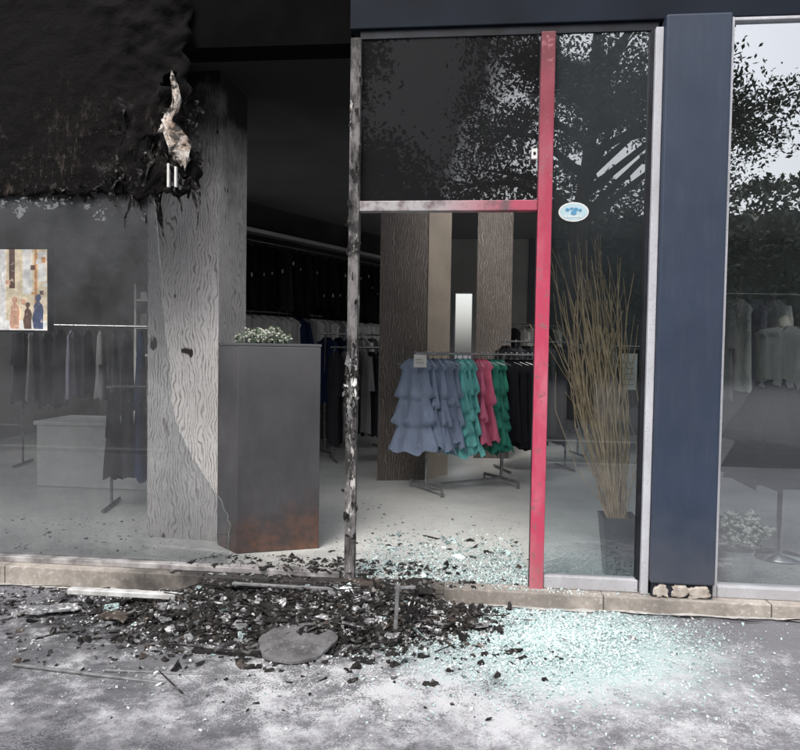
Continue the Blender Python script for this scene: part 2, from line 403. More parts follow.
# window frames
box('left_window_sill',-6.8,-.78,-.045,.045,.121,.155,M['greyframe'],B,.004)
box('charred_door_post',-.752,-.692,-.04,.03,.121,3.322,M['charpost'],B)
v=[];f=[]
for k in range(90):
    z=random.uniform(.2,3.2) if k>45 else random.gauss(1.30,.10); x=-.722+random.uniform(-.042,.042); y=-.043-random.uniform(0,.02)
    w=random.uniform(.004,.020); h=random.uniform(.008,.05); b=len(v); r=random.uniform(-.4,.4)
    m=7
    for i in range(m):
        a=2*math.pi*i/m; rr=random.uniform(.4,1.15); v.append((x+math.cos(a+r)*w*rr,y-random.uniform(0,.012),z+math.sin(a+r)*h*rr))
    f.append(tuple(range(b,b+m)))
meshobj('paint_flakes',v,f,[M['charcoal'],M['paper'],M['ash']],B,midx=[(1 if i%3==0 else 2) if i<45 and i%2 else 0 for i in range(len(f))])
box('door_transom_bar',-.69,.347,-.035,.03,2.315,2.375,M['transom'],B,.004)
box('red_post',.348,.428,-.05,.04,.07,3.322,M['red'],B,.006)
box('red_post_rebate',.345,.3475,-.02,.01,.122,2.314,M['darkframe'],B)
box('mid_window_bottom_frame',.43,.965,-.035,.04,.121,.195,M['whiteframe'],B,.005)
box('white_frame_post',.975,1.018,-.06,.05,.121,3.322,M['whiteframe'],B,.005)
box('mid_window_groove',.955,.974,-.03,.03,.196,3.322,M['darkframe'],B)
box('navy_column',1.02,1.372,-.10,.30,.20,3.373,M['navy'],B,.012)
box('column_base',1.03,1.362,-.085,.29,.121,.199,M['darkframe'],B)
box('right_window_frame',1.374,1.402,-.04,.04,.121,3.373,M['whiteframe'],B,.005)
box('right_window_bottom_frame',1.403,6.8,-.045,.04,.121,.185,M['whiteframe'],B,.005)
box('right_window_top_frame',1.403,6.8,-.03,.04,3.355,3.3735,M['whiteframe'],B,.004)
box('east_corner_post',6.8,7,-.05,.2,.12,3.37,M['navy'],B); box('west_corner_post',-7,-6.8,-.05,.2,.12,3.26,M['navy'],B)
M['stone']=simple('broken_stone',(.55,.50,.45),(.34,.29,.25),22,.85,0,.8)
for i,(x,w) in enumerate([(1.085,.045),(1.185,.05),(1.285,.068)]):
    n=26; vv=[]
    for l in range(3):
        for k in range(n):
            a=2*math.pi*k/n; rr=(1-.12*l)*(1+.5*mn.noise(Vector((math.cos(a)*1.8,math.sin(a)*1.8,i*5.0)))+.3*mn.noise(Vector((math.cos(a)*6,math.sin(a)*6,i*5.0+l)))); cxx=abs(math.cos(a))**.7*math.copysign(1,math.cos(a)); szz=abs(math.sin(a))**.7*math.copysign(1,math.sin(a))
            vv.append((x+cxx*w*rr,-.086-.007*l,.158+szz*.034*rr))
    ff=[]
    for l in range(2):
        for k in range(n): ff.append((l*n+k,l*n+(k+1)%n,(l+1)*n+(k+1)%n,(l+1)*n+k))
    ff.append(tuple(2*n+k for k in range(n)))
    meshobj('exposed_stone_%d'%i,vv,ff,M['stone'],B)
# ---- glass
def pane(name,pts,mat):
    return meshobj(name,pts,[tuple(range(len(pts)))],mat,B)
curve=[(-1.98,2.5),(-1.965,2.3),(-1.93,2.02),(-1.915,1.8),(-1.90,1.6),(-1.875,1.38),(-1.86,1.17),(-1.835,1.03),(-1.78,.92),(-1.72,.80),(-1.66,.73),(-1.60,.63),(-1.53,.55),(-1.50,.47),(-1.48,.40),(-1.485,.3),(-1.49,.155)]
cc=[]
for i in range(len(curve)-1):
    for k in range(4):
        t=k/4; a,b=curve[i],curve[i+1]; cc.append((a[0]+(b[0]-a[0])*t+random.uniform(-.007,.007),a[1]+(b[1]-a[1])*t))
cc.append(curve[-1])
pane('left_window_glass',[(-6.8,.01,.156),(-6.8,.01,2.6)]+[(p[0],.01,p[1]) for p in cc],M['g_left'])
tube('broken_glass_edge',[[((p[0],.008,p[1]),.0018) for p in cc]],M['edge'],B,1)
pane('mid_window_glass',[(.43,0,.195),(.955,0,.195),(.955,0,3.323),(.43,0,3.323)],M['g_mid'])
pane('transom_glass',[(-.69,0,2.375),(.347,0,2.375),(.347,0,3.323),(-.69,0,3.323)],M['g_transom'])
pane('right_window_glass',[(1.402,0,.185),(6.8,0,.185),(6.8,0,3.355),(1.402,0,3.355)],M['g_right'])
box('window_mullion',3.3,3.35,-.04,.04,.186,3.344,M['whiteframe'],B)
def disc(name,x,y,z,rx,rz,mat,parent=None):
    return meshobj(name,[(x+rx*math.cos(2*math.pi*i/24),y,z+rz*math.sin(2*math.pi*i/24)) for i in range(24)],[tuple(range(24))],mat,parent)
st=empty('window_sticker'); M['skyblue']=simple('sticker_blue',(.10,.32,.50),(.08,.25,.42),10,.4); M['palebl']=simple('sticker_pale',(.45,.60,.66),(.40,.54,.6),10,.4)
disc('white_oval',.555,-.006,2.31,.086,.056,M['paper'],st)
disc('blue_ring',.555,-.007,2.31,.078,.048,M['palebl'],st)
for i,(dx,dz,r) in enumerate([(-.035,.012,.012),(-.012,.018,.010),(.012,.014,.013),(.036,.01,.010),(0,-.005,.016)]): disc('blue_figure_%d'%i,.555+dx,-.008-.0004*i,2.31+dz,r,r*.8,M['skyblue'],st)
for i in range(6): box('letter_%d'%i,.505+.017*i,.514+.017*i,-.0095,-.0085,2.278,2.290,M['paper'],st)
sw=empty('alarm_sensor'); box('sensor_body',.305,.338,-.06,-.036,2.60,2.66,M['paper'],sw,.004); box('sensor_lens',.315,.328,-.064,-.0605,2.625,2.64,M['darkframe'],sw)
# dangling burnt foam piece
v=[];f=[]; path=[(-1.825,3.12,.004),(-1.82,3.08,.012),(-1.80,3.03,.017),(-1.795,2.98,.019),(-1.815,2.93,.026),(-1.84,2.88,.028),(-1.855,2.83,.030),(-1.84,2.79,.045),(-1.81,2.75,.06),(-1.785,2.71,.065),(-1.775,2.67,.060),(-1.76,2.64,.045),(-1.75,2.61,.025),(-1.745,2.58,.008)]
n=18
for j,(x,z,r) in enumerate(path):
    for i in range(n):
        a=2*math.pi*i/n+j*.35; rr=r*(1+1.1*mn.noise(Vector((math.cos(a)*2.2,math.sin(a)*2.2,j*.9)))+.5*mn.noise(Vector((math.cos(a)*6,math.sin(a)*6,j*1.9)))); v.append((x+math.cos(a)*rr,-.08+math.sin(a)*rr*.35,z+.03*math.sin(a*2+j)))
for j in range(len(path)-1):
    for i in range(n): f.append((j*n+i,j*n+(i+1)%n,(j+1)*n+(i+1)%n,(j+1)*n+i))
o=meshobj('burnt_foam_scrap',v,f,M['foam'],smooth=True)
pb=empty('hanging_clips')
box('clip_1',-1.858,-1.845,-.07,-.05,2.46,2.60,M['paper'],pb); box('clip_2',-1.812,-1.799,-.07,-.05,2.46,2.58,M['paper'],pb)
# ------------------------------------------------------------------ interior pillars
prism('wallpapered_pillar',[(-2.33,.66),(-1.79,.62),(-1.77,1.15),(-2.31,1.18)],.121,3.419,M['wavy_l'])
prism('wallpapered_pillar',[(-.99,3.12),(-.50,3.24),(-.52,3.7),(-.9,3.75)],.121,3.419,M['wavy_d'])
prism('plaster_pillar',[(-.495,3.262),(-.27,3.62),(-.4,3.9),(-.515,3.705)],.121,3.419,M['beige'])
prism('wallpapered_pillar',[(.02,4.9),(.47,4.95),(.45,5.4),(.04,5.38)],.121,3.419,M['wavy_d'])
dw=empty('garment_display_wall')
A=Vector((-3.45,3.95,0)); Bv=Vector((-1.45,8.0,0)); dv=(Bv-A).normalized(); nrm=Vector((dv.y,-dv.x,0))
prism('wall_panel',[A[:2],Bv[:2],(Bv-nrm*.1)[:2],(A-nrm*.1)[:2]],.121,3.419,M['darkwall'],dw)
a1=A+nrm*.18; b1=Bv+nrm*.18
prism('cove_bulkhead',[(A+nrm*.003)[:2],a1[:2],b1[:2],(Bv+nrm*.003)[:2]],3.0,3.05,M['bright'],dw)
# ------------------------------------------------------------------ garments
def garment(name,x,y,zt,yaw,L,ws,wb,mat,parent,tiers=1,thick=.05,k=7,seed=0,sleeves=False,tb=None,amp=.16):
    rnd=random.Random(seed); n=56 if tiers>1 else 40; R=30 if tiers>1 else 18; v=[];f=[]; cy,sy=math.cos(yaw),math.sin(yaw); ph=rnd.uniform(0,6)
    tb=tb or thick*2.4
    for j in range(R+1):
        t=j/R; ruf=0
        if t<.12: a=ws*(.35+.65*(t/.12)**.7); b=thick*(.6+.4*t/.12)
        else:
            s=(t-.12)/.88; a=ws*.86+(wb-ws*.86)*s**1.1; b=thick+(tb-thick)*s
            if tiers>1:
                fr=(s*tiers)%1.0 if s<.999 else 1.0
                a*=.82+.30*fr; b*=.65+.75*fr; ruf=fr
        for i in range(n):
            an=2*math.pi*i/n; rp=1+amp*min(1,t*1.4)*math.sin(k*an+ph+1.2*math.sin(t*5+seed))+ .05*t*math.sin((k*2+1)*an+ph*2)+ruf*.16*math.sin((k*2)*an+ph*3+int(t*9))
            lx=a*math.cos(an)*(1+.3*(rp-1)); ly=b*math.sin(an)*rp + .25*b*math.sin(k*.7*math.cos(an)*3+ph)
            zz=zt-L*t-(.02*math.sin(2*an+ph)+.012*math.sin(k*an))*t - ruf*.018*math.sin(k*2*an+ph)
            v.append((x+lx*cy-ly*sy,y+lx*sy+ly*cy,zz))
    for j in range(R):
        for i in range(n): f.append((j*n+i,j*n+(i+1)%n,(j+1)*n+(i+1)%n,(j+1)*n+i))
    f.append(tuple(range(n)))
    if sleeves:
        for sd in (-1,1):
            base=len(v); m=10; Q=7; SL=L*.42
            for q in range(Q+1):
                t=q/Q; cx=sd*(ws*.82+.05*t); cz=zt-.06-SL*t; rx=.035+.02*t; ry=.03+.01*t
                for i in range(m):
                    an=2*math.pi*i/m; lx=cx+rx*math.cos(an)*(1+.15*math.sin(3*an+ph)); ly=ry*math.sin(an)
                    v.append((x+lx*cy-ly*sy,y+lx*sy+ly*cy,cz))
            for q in range(Q):
                for i in range(m): f.append((base+q*m+i,base+q*m+(i+1)%m,base+(q+1)*m+(i+1)%m,base+(q+1)*m+i))
    return meshobj(name,v,f,mat,parent,smooth=True)
def hanger(x,y,z,yaw):
    cy,sy=math.cos(yaw),math.sin(yaw)
    def P(l,zz): return ((x+l*cy,y+l*sy,zz),.004)
    return [P(-.19,z-.11),P(0,z-.045),P(.19,z-.11)],[P(0,z-.045),P(0,z-.01),P(.012,z+.012),P(0,z+.022),P(-.012,z+.012)]
R1=empty('clothes_rack'); hang=[]
p0=Vector((-.56,2.52)); p1=Vector((.64,3.40)); bar=(p1-p0); bl=bar.length; bd=bar/bl; by=math.atan2(bd.y,bd.x); perp=Vector((bd.y,-bd.x))
BZ=1.47
tube('top_rail',[[((p0.x,p0.y,BZ),.013),((p1.x,p1.y,BZ),.013)]],M['chrome'],R1)
legs=[]
for t in (.10,.72):
    q=p0+bar*t
    legs.append([((q.x,q.y,.2),.014),((q.x,q.y,BZ),.014)])
    a=q-perp*.28; b=q+perp*.28
    legs.append([((a.x,a.y,.19),.016),((b.x,b.y,.19),.016)])
    for c in (a,b): legs.append([((c.x,c.y,.19),.012),((c.x,c.y,.125),.016)])
q=p0+bar*.10; q2=p0+bar*.72
legs.append([((q.x,q.y,.19),.012),((q2.x,q2.y,.19),.012)])
tube('frame',legs,M['greymetal'],R1)
seq=[('blue',0.00,.93,3,.19),('blue',.08,.88,2,.16),('blue',.14,.93,3,.18),('blue',.205,.86,2,.17),('blue',.255,.92,3,.17),('turq',.33,.98,4,.17),('turq',.375,.90,3,.16),('turq',.42,.97,4,.17),('pink',.485,.90,3,.16),('pink',.53,.86,2,.16),('green',.585,.98,4,.16),('green',.63,.92,3,.17),('green',.67,.98,4,.16),('blk',.74,.9,1,.18),('blk',.79,.95,1,.19),('blk',.84,.9,1,.18),('blk',.89,.97,1,.19),('blk',.94,.9,1,.18),('blk',.98,.95,1,.18)]
for i,(c,t,L,ti,ws) in enumerate(seq):
    q=p0+bar*t; ya=by+math.radians(-74+random.uniform(-16,16))
    garment('dress_%d'%i,q.x,q.y,BZ-.05,ya,L-.05,ws,ws*1.3 if c!='blk' else .2,M[c],R1,ti,.028,4+i%3,i*7,tb=.075 if c!='blue' else .09)
    hang+=hanger(q.x,q.y,BZ,ya)
tube('hangers',hang,M['chrome'],R1,1)
sg=empty('price_sign'); box('card',-.56,-.44,2.395,2.40,1.34,1.46,M['paper'],sg); box('card_print',-.54,-.46,2.391,2.3935,1.38,1.385,M['grg'],sg); box('card_print_2',-.54,-.48,2.391,2.3935,1.41,1.415,M['grg'],sg); box('card_clip',-.505,-.495,2.396,2.399,1.461,1.49,M['chrome'],sg)
def rack(name,a,b,z,items,seed,L=(.8,.95),twist=-80,ws=.2,base=True):
    rnd=random.Random(seed); R_=empty(name); a=Vector(a); b=Vector(b); d=b-a; ya=math.atan2(d.y,d.x)
    tube('rail',[[((a.x,a.y,z),.013),((b.x,b.y,z),.013)]],M['chrome'],R_)
    if base:
        pr=Vector((d.y,-d.x)).normalized(); lg=[]
        for t in (.06,.94):
            q=a+d*t; lg.append([((q.x,q.y,.15),.013),((q.x,q.y,z),.013)]); e=q-pr*.25; g=q+pr*.25; lg.append([((e.x,e.y,.14),.014),((g.x,g.y,.14),.014)])
        tube('frame',lg,M['greymetal'],R_)
    hg=[]
    for i,m in enumerate(items):
        t=(i+.5)/len(items); q=a+d*t; y2=ya+math.radians(twist+rnd.uniform(-10,10))
        garment('garment_%d'%i,q.x,q.y,z-.05,y2,rnd.uniform(*L),ws,ws*1.05,M[m],R_,1,.03,5,seed*50+i,sleeves=(i%3==0),tb=.06)
        hg+=hanger(q.x,q.y,z,y2)
    tube('hangers',hg,M['chrome'],R_,1); return R_
rc=random.Random(3)
a=A+nrm*.3; b=Bv+nrm*.3
r_=rack('wall_garment_rail',(a.x,a.y),(b.x,b.y),2.86,[rc.choice(['blk','blk','dk','blk']) for _ in range(26)],5,(.7,.9),-70,base=False)
for i in range(26):
    q=a.lerp(b,(i+.3+.6*rc.random())/26)+nrm*.2; s=rc.uniform(.5,1); z=2.42+rc.uniform(-.22,.18); box('tag_%d'%i,q.x-.010*s,q.x+.010*s,q.y-.002,q.y,z,z+.05*s,M['paper'],r_)
rack('wall_garment_rail',(a.x,a.y),(b.x,b.y),1.97,[rc.choice(['wht','wht','wht','grg','wht','wht','nvy']) for _ in range(26)],6,(.8,.95),-50,base=False)
rack('clothes_rack',(-1.75,4.3),(-1.0,4.6),1.52,['dk','grg','blk','grg','dk','blk','dk'],8,(.95,1.15))
rack('clothes_rack',(-2.0,4.9),(-1.2,5.6),1.70,['nvy','nvy','nvy','wht','grg','wht'],9,(.8,1.0))
rack('clothes_rack',(.30,4.0),(1.15,4.3),1.62,['blk','dk','blk','blk','dk','blk','blk'],10,(.95,1.15))
rack('clothes_rack',(.25,6.4),(1.3,6.6),1.9,['wht','grg','dk','wht','wht','grg','dk','wht'],15,(.7,.9))
rack('clothes_rack',(-3.1,1.5),(-2.45,1.65),1.15,['blk','dk','nvy','blk','dk','blk'],11,(.6,.8))
rack('clothes_rack',(-5.2,3.3),(-3.6,3.6),1.72,['dk','grg','dk','blk','lav','dk','grg','dk','blk','nvy','grg'],16,(.7,.95))
rack('clothes_rack',(-4.3,4.9),(-3.0,5.0),1.65,['dk','wht','dk','grg','wht','dk','blk','wht','dk'],17,(.8,1.0))
rack('clothes_rack',(1.95,2.0),(3.4,2.2),2.02,['grg','wht','lav','wht','grg','wht','lav','grg','wht'],12,(.75,.9))
rack('clothes_rack',(1.3,5.4),(3.2,6.0),1.6,['blk','dk','grg','blk','dk','wht','grg','dk','grg'],13,(.75,.9))
ct=empty('display_counter'); box('body',-4.2,-2.95,2.2,2.8,.121,.72,M['bright'],ct,.01); box('top',-4.22,-2.93,2.18,2.82,.722,.76,M['bright'],ct,.006)
ct=empty('display_counter'); box('body',-3.6,-2.6,4.0,4.5,.121,.95,M['bright'],ct,.01); box('top',-3.62,-2.58,3.98,4.52,.952,.99,M['bright'],ct,.006)
sh=empty('wall_shelf')
for k,z in enumerate((1.35,1.75,2.15)):
    box('board_%d'%k,-4.9,-3.6,5.6,5.9,z,z+.03,M['bright'],sh)
    for i in range(9):
        x=-4.85+.14*i+rc.uniform(0,.02); box('folded_stack_%d_%d'%(k,i),x,x+.10,5.62,5.82,z+.031,z+.05+rc.uniform(.04,.2),M[rc.choice(['wht','grg','dk','nvy','lav','wht'])],sh,.008)
for x in (-4.93,-3.6): box('upright_%d'%int(-x*10),x,x+.03,5.6,5.9,.121,2.4,M['bright'],sh)
bn=empty('display_bench'); box('seat',-.05,.9,5.9,6.2,.45,.5,M['bright'],bn,.006)
for x in (0,.8): box('leg_%d'%(x*10),x,x+.05,5.95,6.15,.121,.449,M['bright'],bn)
# hanging lit picture screen
def m_scr(name,c,es=1.35):
    n=N(name); k=n.mix(n.mr(n.noise(16,3),.35,.65),c,tuple(x*.6 for x in c)); k=n.mix(n.mr(n.noise(34,2),.6,.68,0,.5),k,(.9,.75,.6)); return n.pbr(k,.4,0,emit=k,es=es)
tvm=[m_scr('screen_cream',(.95,.78,.55)),m_scr('screen_orange',(.80,.36,.12)),m_scr('screen_white',(1,.96,.92)),m_scr('screen_brown',(.14,.07,.05)),m_scr('screen_blue',(.06,.08,.18)),m_scr('screen_skin',(.75,.42,.28))]
tv=empty('hanging_screen'); box('casing',-3.75,-3.04,.6,.66,1.585,2.195,M['darkframe'],tv,.006)
box('picture',-3.73,-3.055,.597,.5988,1.60,2.18,tvm[0],tv)
def quadp(x0,x1,z0,z1,m,d): meshobj('picture_part',[(x0,.597-d,z0),(x1,.597-d,z0),(x1,.597-d,z1),(x0,.597-d,z1)],[(0,1,2,3)],tvm[m],tv)
quadp(-3.73,-3.385,1.60,2.18,1,.001); quadp(-3.345,-3.30,1.9,2.18,3,.001); quadp(-3.24,-3.17,1.86,2.18,2,.001); quadp(-3.12,-3.06,1.95,2.16,2,.001); quadp(-3.15,-3.13,1.72,2.18,1,.001); quadp(-3.73,-3.055,1.60,1.67,2,.001); quadp(-3.42,-3.37,1.6,2.18,2,.0014)
for i in range(16):
    x=random.uniform(-3.70,-3.08); z=random.uniform(1.63,2.1); s=random.uniform(.015,.04); quadp(x,x+s,z,z+s*random.uniform(.6,1.6),random.choice([1,2,3,5]),.0016+.0001*i)
def fig(cx,m,s,d):
    prof=[(.0,.0),(.055,0),(.068,.12),(.05,.20),(.062,.26),(.02,.30),(.026,.335),(.022,.37),(0,.385)]
    pr=[(cx+r*s+.008*math.sin(z*40),1.61+z*s*1.0) for r,z in prof]+[(cx-r*s+.006*math.sin(z*31),1.61+z*s*1.0) for r,z in reversed(prof[1:-1])]
    meshobj('pictured_figure',[(p[0],.597-d,p[1]) for p in pr],[tuple(range(len(pr)))],tvm[m],tv)
fig(-3.12,4,.65,.0035); fig(-3.20,3,.5,.004); fig(-3.30,5,.6,.0038); fig(-3.5,3,.95,.0035)
tube('suspension_rods',[[((x,.63,2.19),.006),((x,.63,3.41),.006)] for x in (-3.65,-3.14)],M['greymetal'],tv,1)
# ------------------------------------------------------------------ display plinth with plant
pl=empty('display_plinth')
pts=[(-1.55,.34),(-1.04,.56),(-1.27,.90),(-1.755,.53)]
prism('body',pts,.121,1.51,M['box'],pl,.006)
cx=sum(p[0] for p in pts)/4; cyy=sum(p[1] for p in pts)/4
prism('rim',[(cx+(p[0]-cx)*1.012,cyy+(p[1]-cyy)*1.012) for p in pts],1.511,1.53,M['box'],pl,.003)
def plant(name,cx,cy,cz,rx,ry,rz,nl,nf,parent=None,ls=.02,fs=.011,seed=1):
    rnd=random.Random(seed); v=[];f=[];mi=[]
    for k in range(nl+nf):
        while 1:
            p=Vector((rnd.uniform(-1,1),rnd.uniform(-1,1),rnd.uniform(-.3,1)))
            if p.length<1 and p.length>.45: break
        lump=.75+.6*mn.noise(p*3+Vector((seed,0,0)))
        q=Vector((cx+p.x*rx*lump,cy+p.y*ry*lump,cz+p.z*rz*lump)); b=len(v)
        if k<nl:
            d=Vector((rnd.gauss(0,1),rnd.gauss(0,1),rnd.gauss(.3,1))).normalized(); e=d.cross(Vector((rnd.gauss(0,1),rnd.gauss(0,1),1))).normalized(); s=ls*rnd.uniform(.6,1.3)
            v+=[q-d*s,q+e*s*.35,q+d*s,q-e*s*.35]; f.append((b,b+1,b+2,b+3)); mi.append(0)
        else:
            s=fs*rnd.uniform(.7,1.2)
            v+=[q+Vector(t)*s for t in((1,0,0),(0,1,0),(-1,0,0),(0,-1,0),(0,0,1),(0,0,-1))]
            for t in ((0,1,4),(1,2,4),(2,3,4),(3,0,4),(1,0,5),(2,1,5),(3,2,5),(0,3,5)): f.append(tuple(b+i for i in t)); mi.append(1)
    stems=[]
    for k in range(14):
        a=rnd.uniform(0,6.28); r=rnd.uniform(.3,.9)
        stems.append([((cx,cy,cz-rz*.7),.003),((cx+rx*r*.5*math.cos(a),cy+ry*r*.5*math.sin(a),cz),.0025),((cx+rx*r*math.cos(a),cy+ry*r*math.sin(a),cz+rz*.6),.0015)])
    tube('stems',stems,M['leafpale'],parent,1)
    return meshobj(name,v,f,[M['leafpale'],M['petal']],parent,midx=mi)
pp=empty('flowering_plant'); plant('foliage',-1.47,.62,1.56,.22,.13,.085,900,300,pp)
prism('trough',[(-1.6,.56),(-1.34,.6),(-1.32,.72),(-1.58,.68)],1.531,1.57,M['darkpot'],pp)
def lathe(name,cx,cy,prof,mat,parent,n=28):
    v=[];f=[]
    for (r,z) in prof:
        for i in range(n): v.append((cx+r*math.cos(2*math.pi*i/n),cy+r*math.sin(2*math.pi*i/n),z))
    for j in range(len(prof)-1):
        for i in range(n): f.append((j*n+i,j*n+(i+1)%n,(j+1)*n+(i+1)%n,(j+1)*n+i))
    return meshobj(name,v,f,mat,parent,smooth=True)
pw=empty('flowering_plant'); plant('foliage',1.60,.25,.42,.19,.15,.14,1500,800,pw,.024,.016,seed=4)
lathe('pot',1.60,.25,[(.0,.122),(.09,.122),(.10,.2),(.105,.32),(.11,.325),(.10,.325),(.09,.30),(0,.30)],M['ceramic'],pw)
rv=empty('dried_reed_arrangement'); rnd=random.Random(5)
def sq(r,z): return [(.905-r,.27-r,z),(.905+r,.27-r,z),(.905+r,.27+r,z),(.905-r,.27+r,z)]
v=sq(.07,.122)+sq(.105,.50)+sq(.095,.50)+sq(.09,.44)
f=[(3,2,1,0)]
for l in range(3):
    for i in range(4): j=(i+1)%4; f.append((l*4+i,l*4+j,l*4+4+j,l*4+4+i))
f.append((12,13,14,15)); meshobj('planter',v,f,M['darkpot'],rv)
paths=[]
for k in range(125):
    bx=.905+rnd.gauss(0,.022); byy=.27+rnd.gauss(0,.022); H=rnd.uniform(1.0,1.80); 
    tx=rnd.gauss(-.19,.11) if k<100 else rnd.uniform(-.45,.02); ty=rnd.gauss(0,.05); 
    if k>=100: H=rnd.uniform(.8,1.5)
    cv=rnd.gauss(0,.06); pts=[]
    for i in range(9):
        t=i/8; pts.append(((bx+tx*t**1.15+cv*math.sin(math.pi*t)+.012*math.sin(t*14+k),max(.04,byy+ty*t),.44+H*t),(.0038 if k%3 else .0062)*(1-.55*t)))
    paths.append(pts)
tube('reeds',paths,M['straw'],rv,1)
nc=empty('notice_card'); box('card',.93,1.03,.42,.425,1.27,1.5,M['paper'],nc); 
for i in range(5): box('line_%d'%i,.945,1.01,.417,.4185,1.30+.035*i,1.304+.035*i,M['grg'],nc)
mq=empty('dressed_mannequin')
MX,MY=2.10,.85
lathe('stand',MX,MY,[(0,.122),(.17,.122),(.17,.135),(.02,.15),(.015,.8),(.0,.8)],M['chrome'],mq)
lathe('body_form',MX,MY,[(.06,1.0),(.09,1.1),(.075,1.25),(.085,1.45),(.085,1.55),(.07,1.62),(.045,1.68),(.042,1.76),(0,1.78)],M['skin'],mq)
garment('full_skirt',MX,MY,1.36,.2,.70,.17,.36,M['blk'],mq,1,.11,11,31,tb=.32,amp=.16)
garment('skirt_overlayer',MX,MY,1.37,.35,.45,.18,.33,M['dk'],mq,1,.13,9,37,tb=.30,amp=.2)
garment('blouse',MX,MY,1.70,.2,.42,.20,.16,M['grg'],mq,1,.14,8,33,tb=.14,amp=.05)
# ------------------------------------------------------------------ debris
BV=[(-1,-1,-1),(1,-1,-1),(1,1,-1),(-1,1,-1),(-1,-1,1),(1,-1,1),(1,1,1),(-1,1,1)]
def chunkmesh(name,spots,mats,weights,sz,flat=(.2,.8),seed=1,parent=None):
    rnd=random.Random(seed); v=[];f=[];mi=[]
    for (x,y,z,k) in spots:
        s=sz[0]*(sz[1]/sz[0])**(rnd.random()**2.2)*k; fl=rnd.uniform(*flat); el=rnd.uniform(.5,1.8)
        R=Matrix.Rotation(rnd.uniform(0,6.28),3,'Z')@Matrix.Rotation(rnd.gauss(0,.4),3,'X')@Matrix.Rotation(rnd.gauss(0,.4),3,'Y')
        b=len(v); h=s*fl
        for p in BV:
            q=R@Vector((p[0]*s*el*rnd.uniform(.35,1.15),p[1]*s*rnd.uniform(.35,1.15),p[2]*h*rnd.uniform(.5,1.1)))
            v.append((x+q.x,y+q.y,z+h*.6+q.z))
        m=rnd.choices(range(len(mats)),weights)[0]
        for q in BF: f.append(tuple(b+i for i in q)); mi.append(m)
    return meshobj(name,v,f,mats,parent,midx=mi)
def hill(x,y):
    d=math.sqrt(((x+.95)/1.15)**2+((y+.42)/.38)**2); d2=math.sqrt(((x+.55)/.5)**2+((y+.3)/.28)**2)
    return max(0,.085*(1-d*d))+max(0,.06*(1-d2*d2))+ .03*mn.noise(Vector((x*6,y*6,0)))*(1 if d<1 else 0)
v=[];f=[];nx=110;ny=50
for j in range(ny+1):
    for i in range(nx+1):
        x=-2.4+2.9*i/nx; y=-1.0+.9*j/ny; h=hill(x,y)+.02*mn.fractal(Vector((x*14,y*14,1)),.7,2,4)*(1 if hill(x,y)>0.005 else 0)
        v.append((x,y,gz(x)-.012+h))
for j in range(ny):
    for i in range(nx):
        a=j*(nx+1)+i; f.append((a,a+1,a+nx+2,a+nx+1))
DP=empty('burnt_debris_pile')
meshobj('ash_mound',v,f,M['charcoal'],DP)
sp=[]
for k in range(10500):
    x=random.gauss(-.95,.64); y=random.gauss(-.46,.23)
    if k%4==0: x=random.gauss(-.5,.3); y=random.gauss(-.3,.17)
    if y>-.13: y=-.13-random.uniform(0,.1)
    if x>.25 or x<-3: continue
    sp.append((x,y,gz(x)+max(0,hill(x,y))-.004,1))
for k in range(8000):
    x=random.uniform(-2.9,.5); y=-.15-abs(random.gauss(0,.45)); 
    if mn.noise(Vector((x*2,y*2,3)))+.6*mn.noise(Vector((x*7,y*7,3)))<0.05: continue
    sp.append((x,y,gz(x),.42))
chunkmesh('fragments',sp,[M['charcoal'],M['ash'],M['brownchip']],[.78,.15,.07],(.004,.030),(.12,.6),3,DP)
sp=[]
for k in range(7000):
    x=random.gauss(-.7,.85); y=-.14-abs(random.gauss(0,.5)); 
    if mn.noise(Vector((x*3,y*3,13)))+.5*mn.noise(Vector((x*9,y*9,3)))<0.0: continue
    sp.append((x,y,gz(x)+max(0,hill(x,y))*1.02+.002,1))
chunkmesh('plaster_crumbs',sp,[M['plaster']],[1],(.002,.008),(.3,.8),14,DP)
sp=[]
for k in range(170):
    x=random.gauss(-1.0,.75); y=-.2-abs(random.gauss(0,.35)); sp.append((x,y,gz(x)+max(0,hill(x,y))+.004,1))
chunkmesh('flat_flakes',sp,[M['charcoal'],M['ash'],M['shard'],M['plaster']],[.50,.30,.14,.06],(.015,.055),(.04,.10),13,DP)
sp=[]
for k in range(1300):
    x=random.gauss(-.8,.5); y=random.uniform(-.11,.35); 
    if x<-1.9 or x>.35: continue
    sp.append((x,y,.121 if y<-.05 or y>.05 or x>-.7 else .156,.6))
chunkmesh('fragments_on_step',sp,[M['charcoal'],M['ash'],M['brownchip']],[.7,.2,.1],(.005,.036),(.1,.4),9,DP)
sp=[]
for k in range(420):
    sp.append((random.uniform(-1,.4),abs(random.gauss(0,1.0))+.1,.121,.6))
for k in range(260):
    sp.append((random.uniform(-4.2,-2.1),random.uniform(.1,1.1),.121,.6))
chunkmesh('fragments_inside',sp,[M['charcoal'],M['ash'],M['shard']],[.45,.25,.3],(.005,.03),(.05,.2),10,DP)
stk=[]
for k in range(90):
    x=random.gauss(-1.0,.55); y=random.gauss(-.45,.22); y=min(y,-.16); a=random.uniform(0,3.14); L=random.uniform(.05,.22); z=gz(x)+max(0,hill(x,y))+.015
    if x>.1: continue
    stk.append([((x-L*math.cos(a),y-L*.6*math.sin(a),z+random.uniform(-.01,.03)),.004),((x+L*math.cos(a),y+L*.6*math.sin(a),z+random.uniform(-.01,.04)),.003)])
tube('burnt_sticks',stk,M['charcoal'],DP,1)
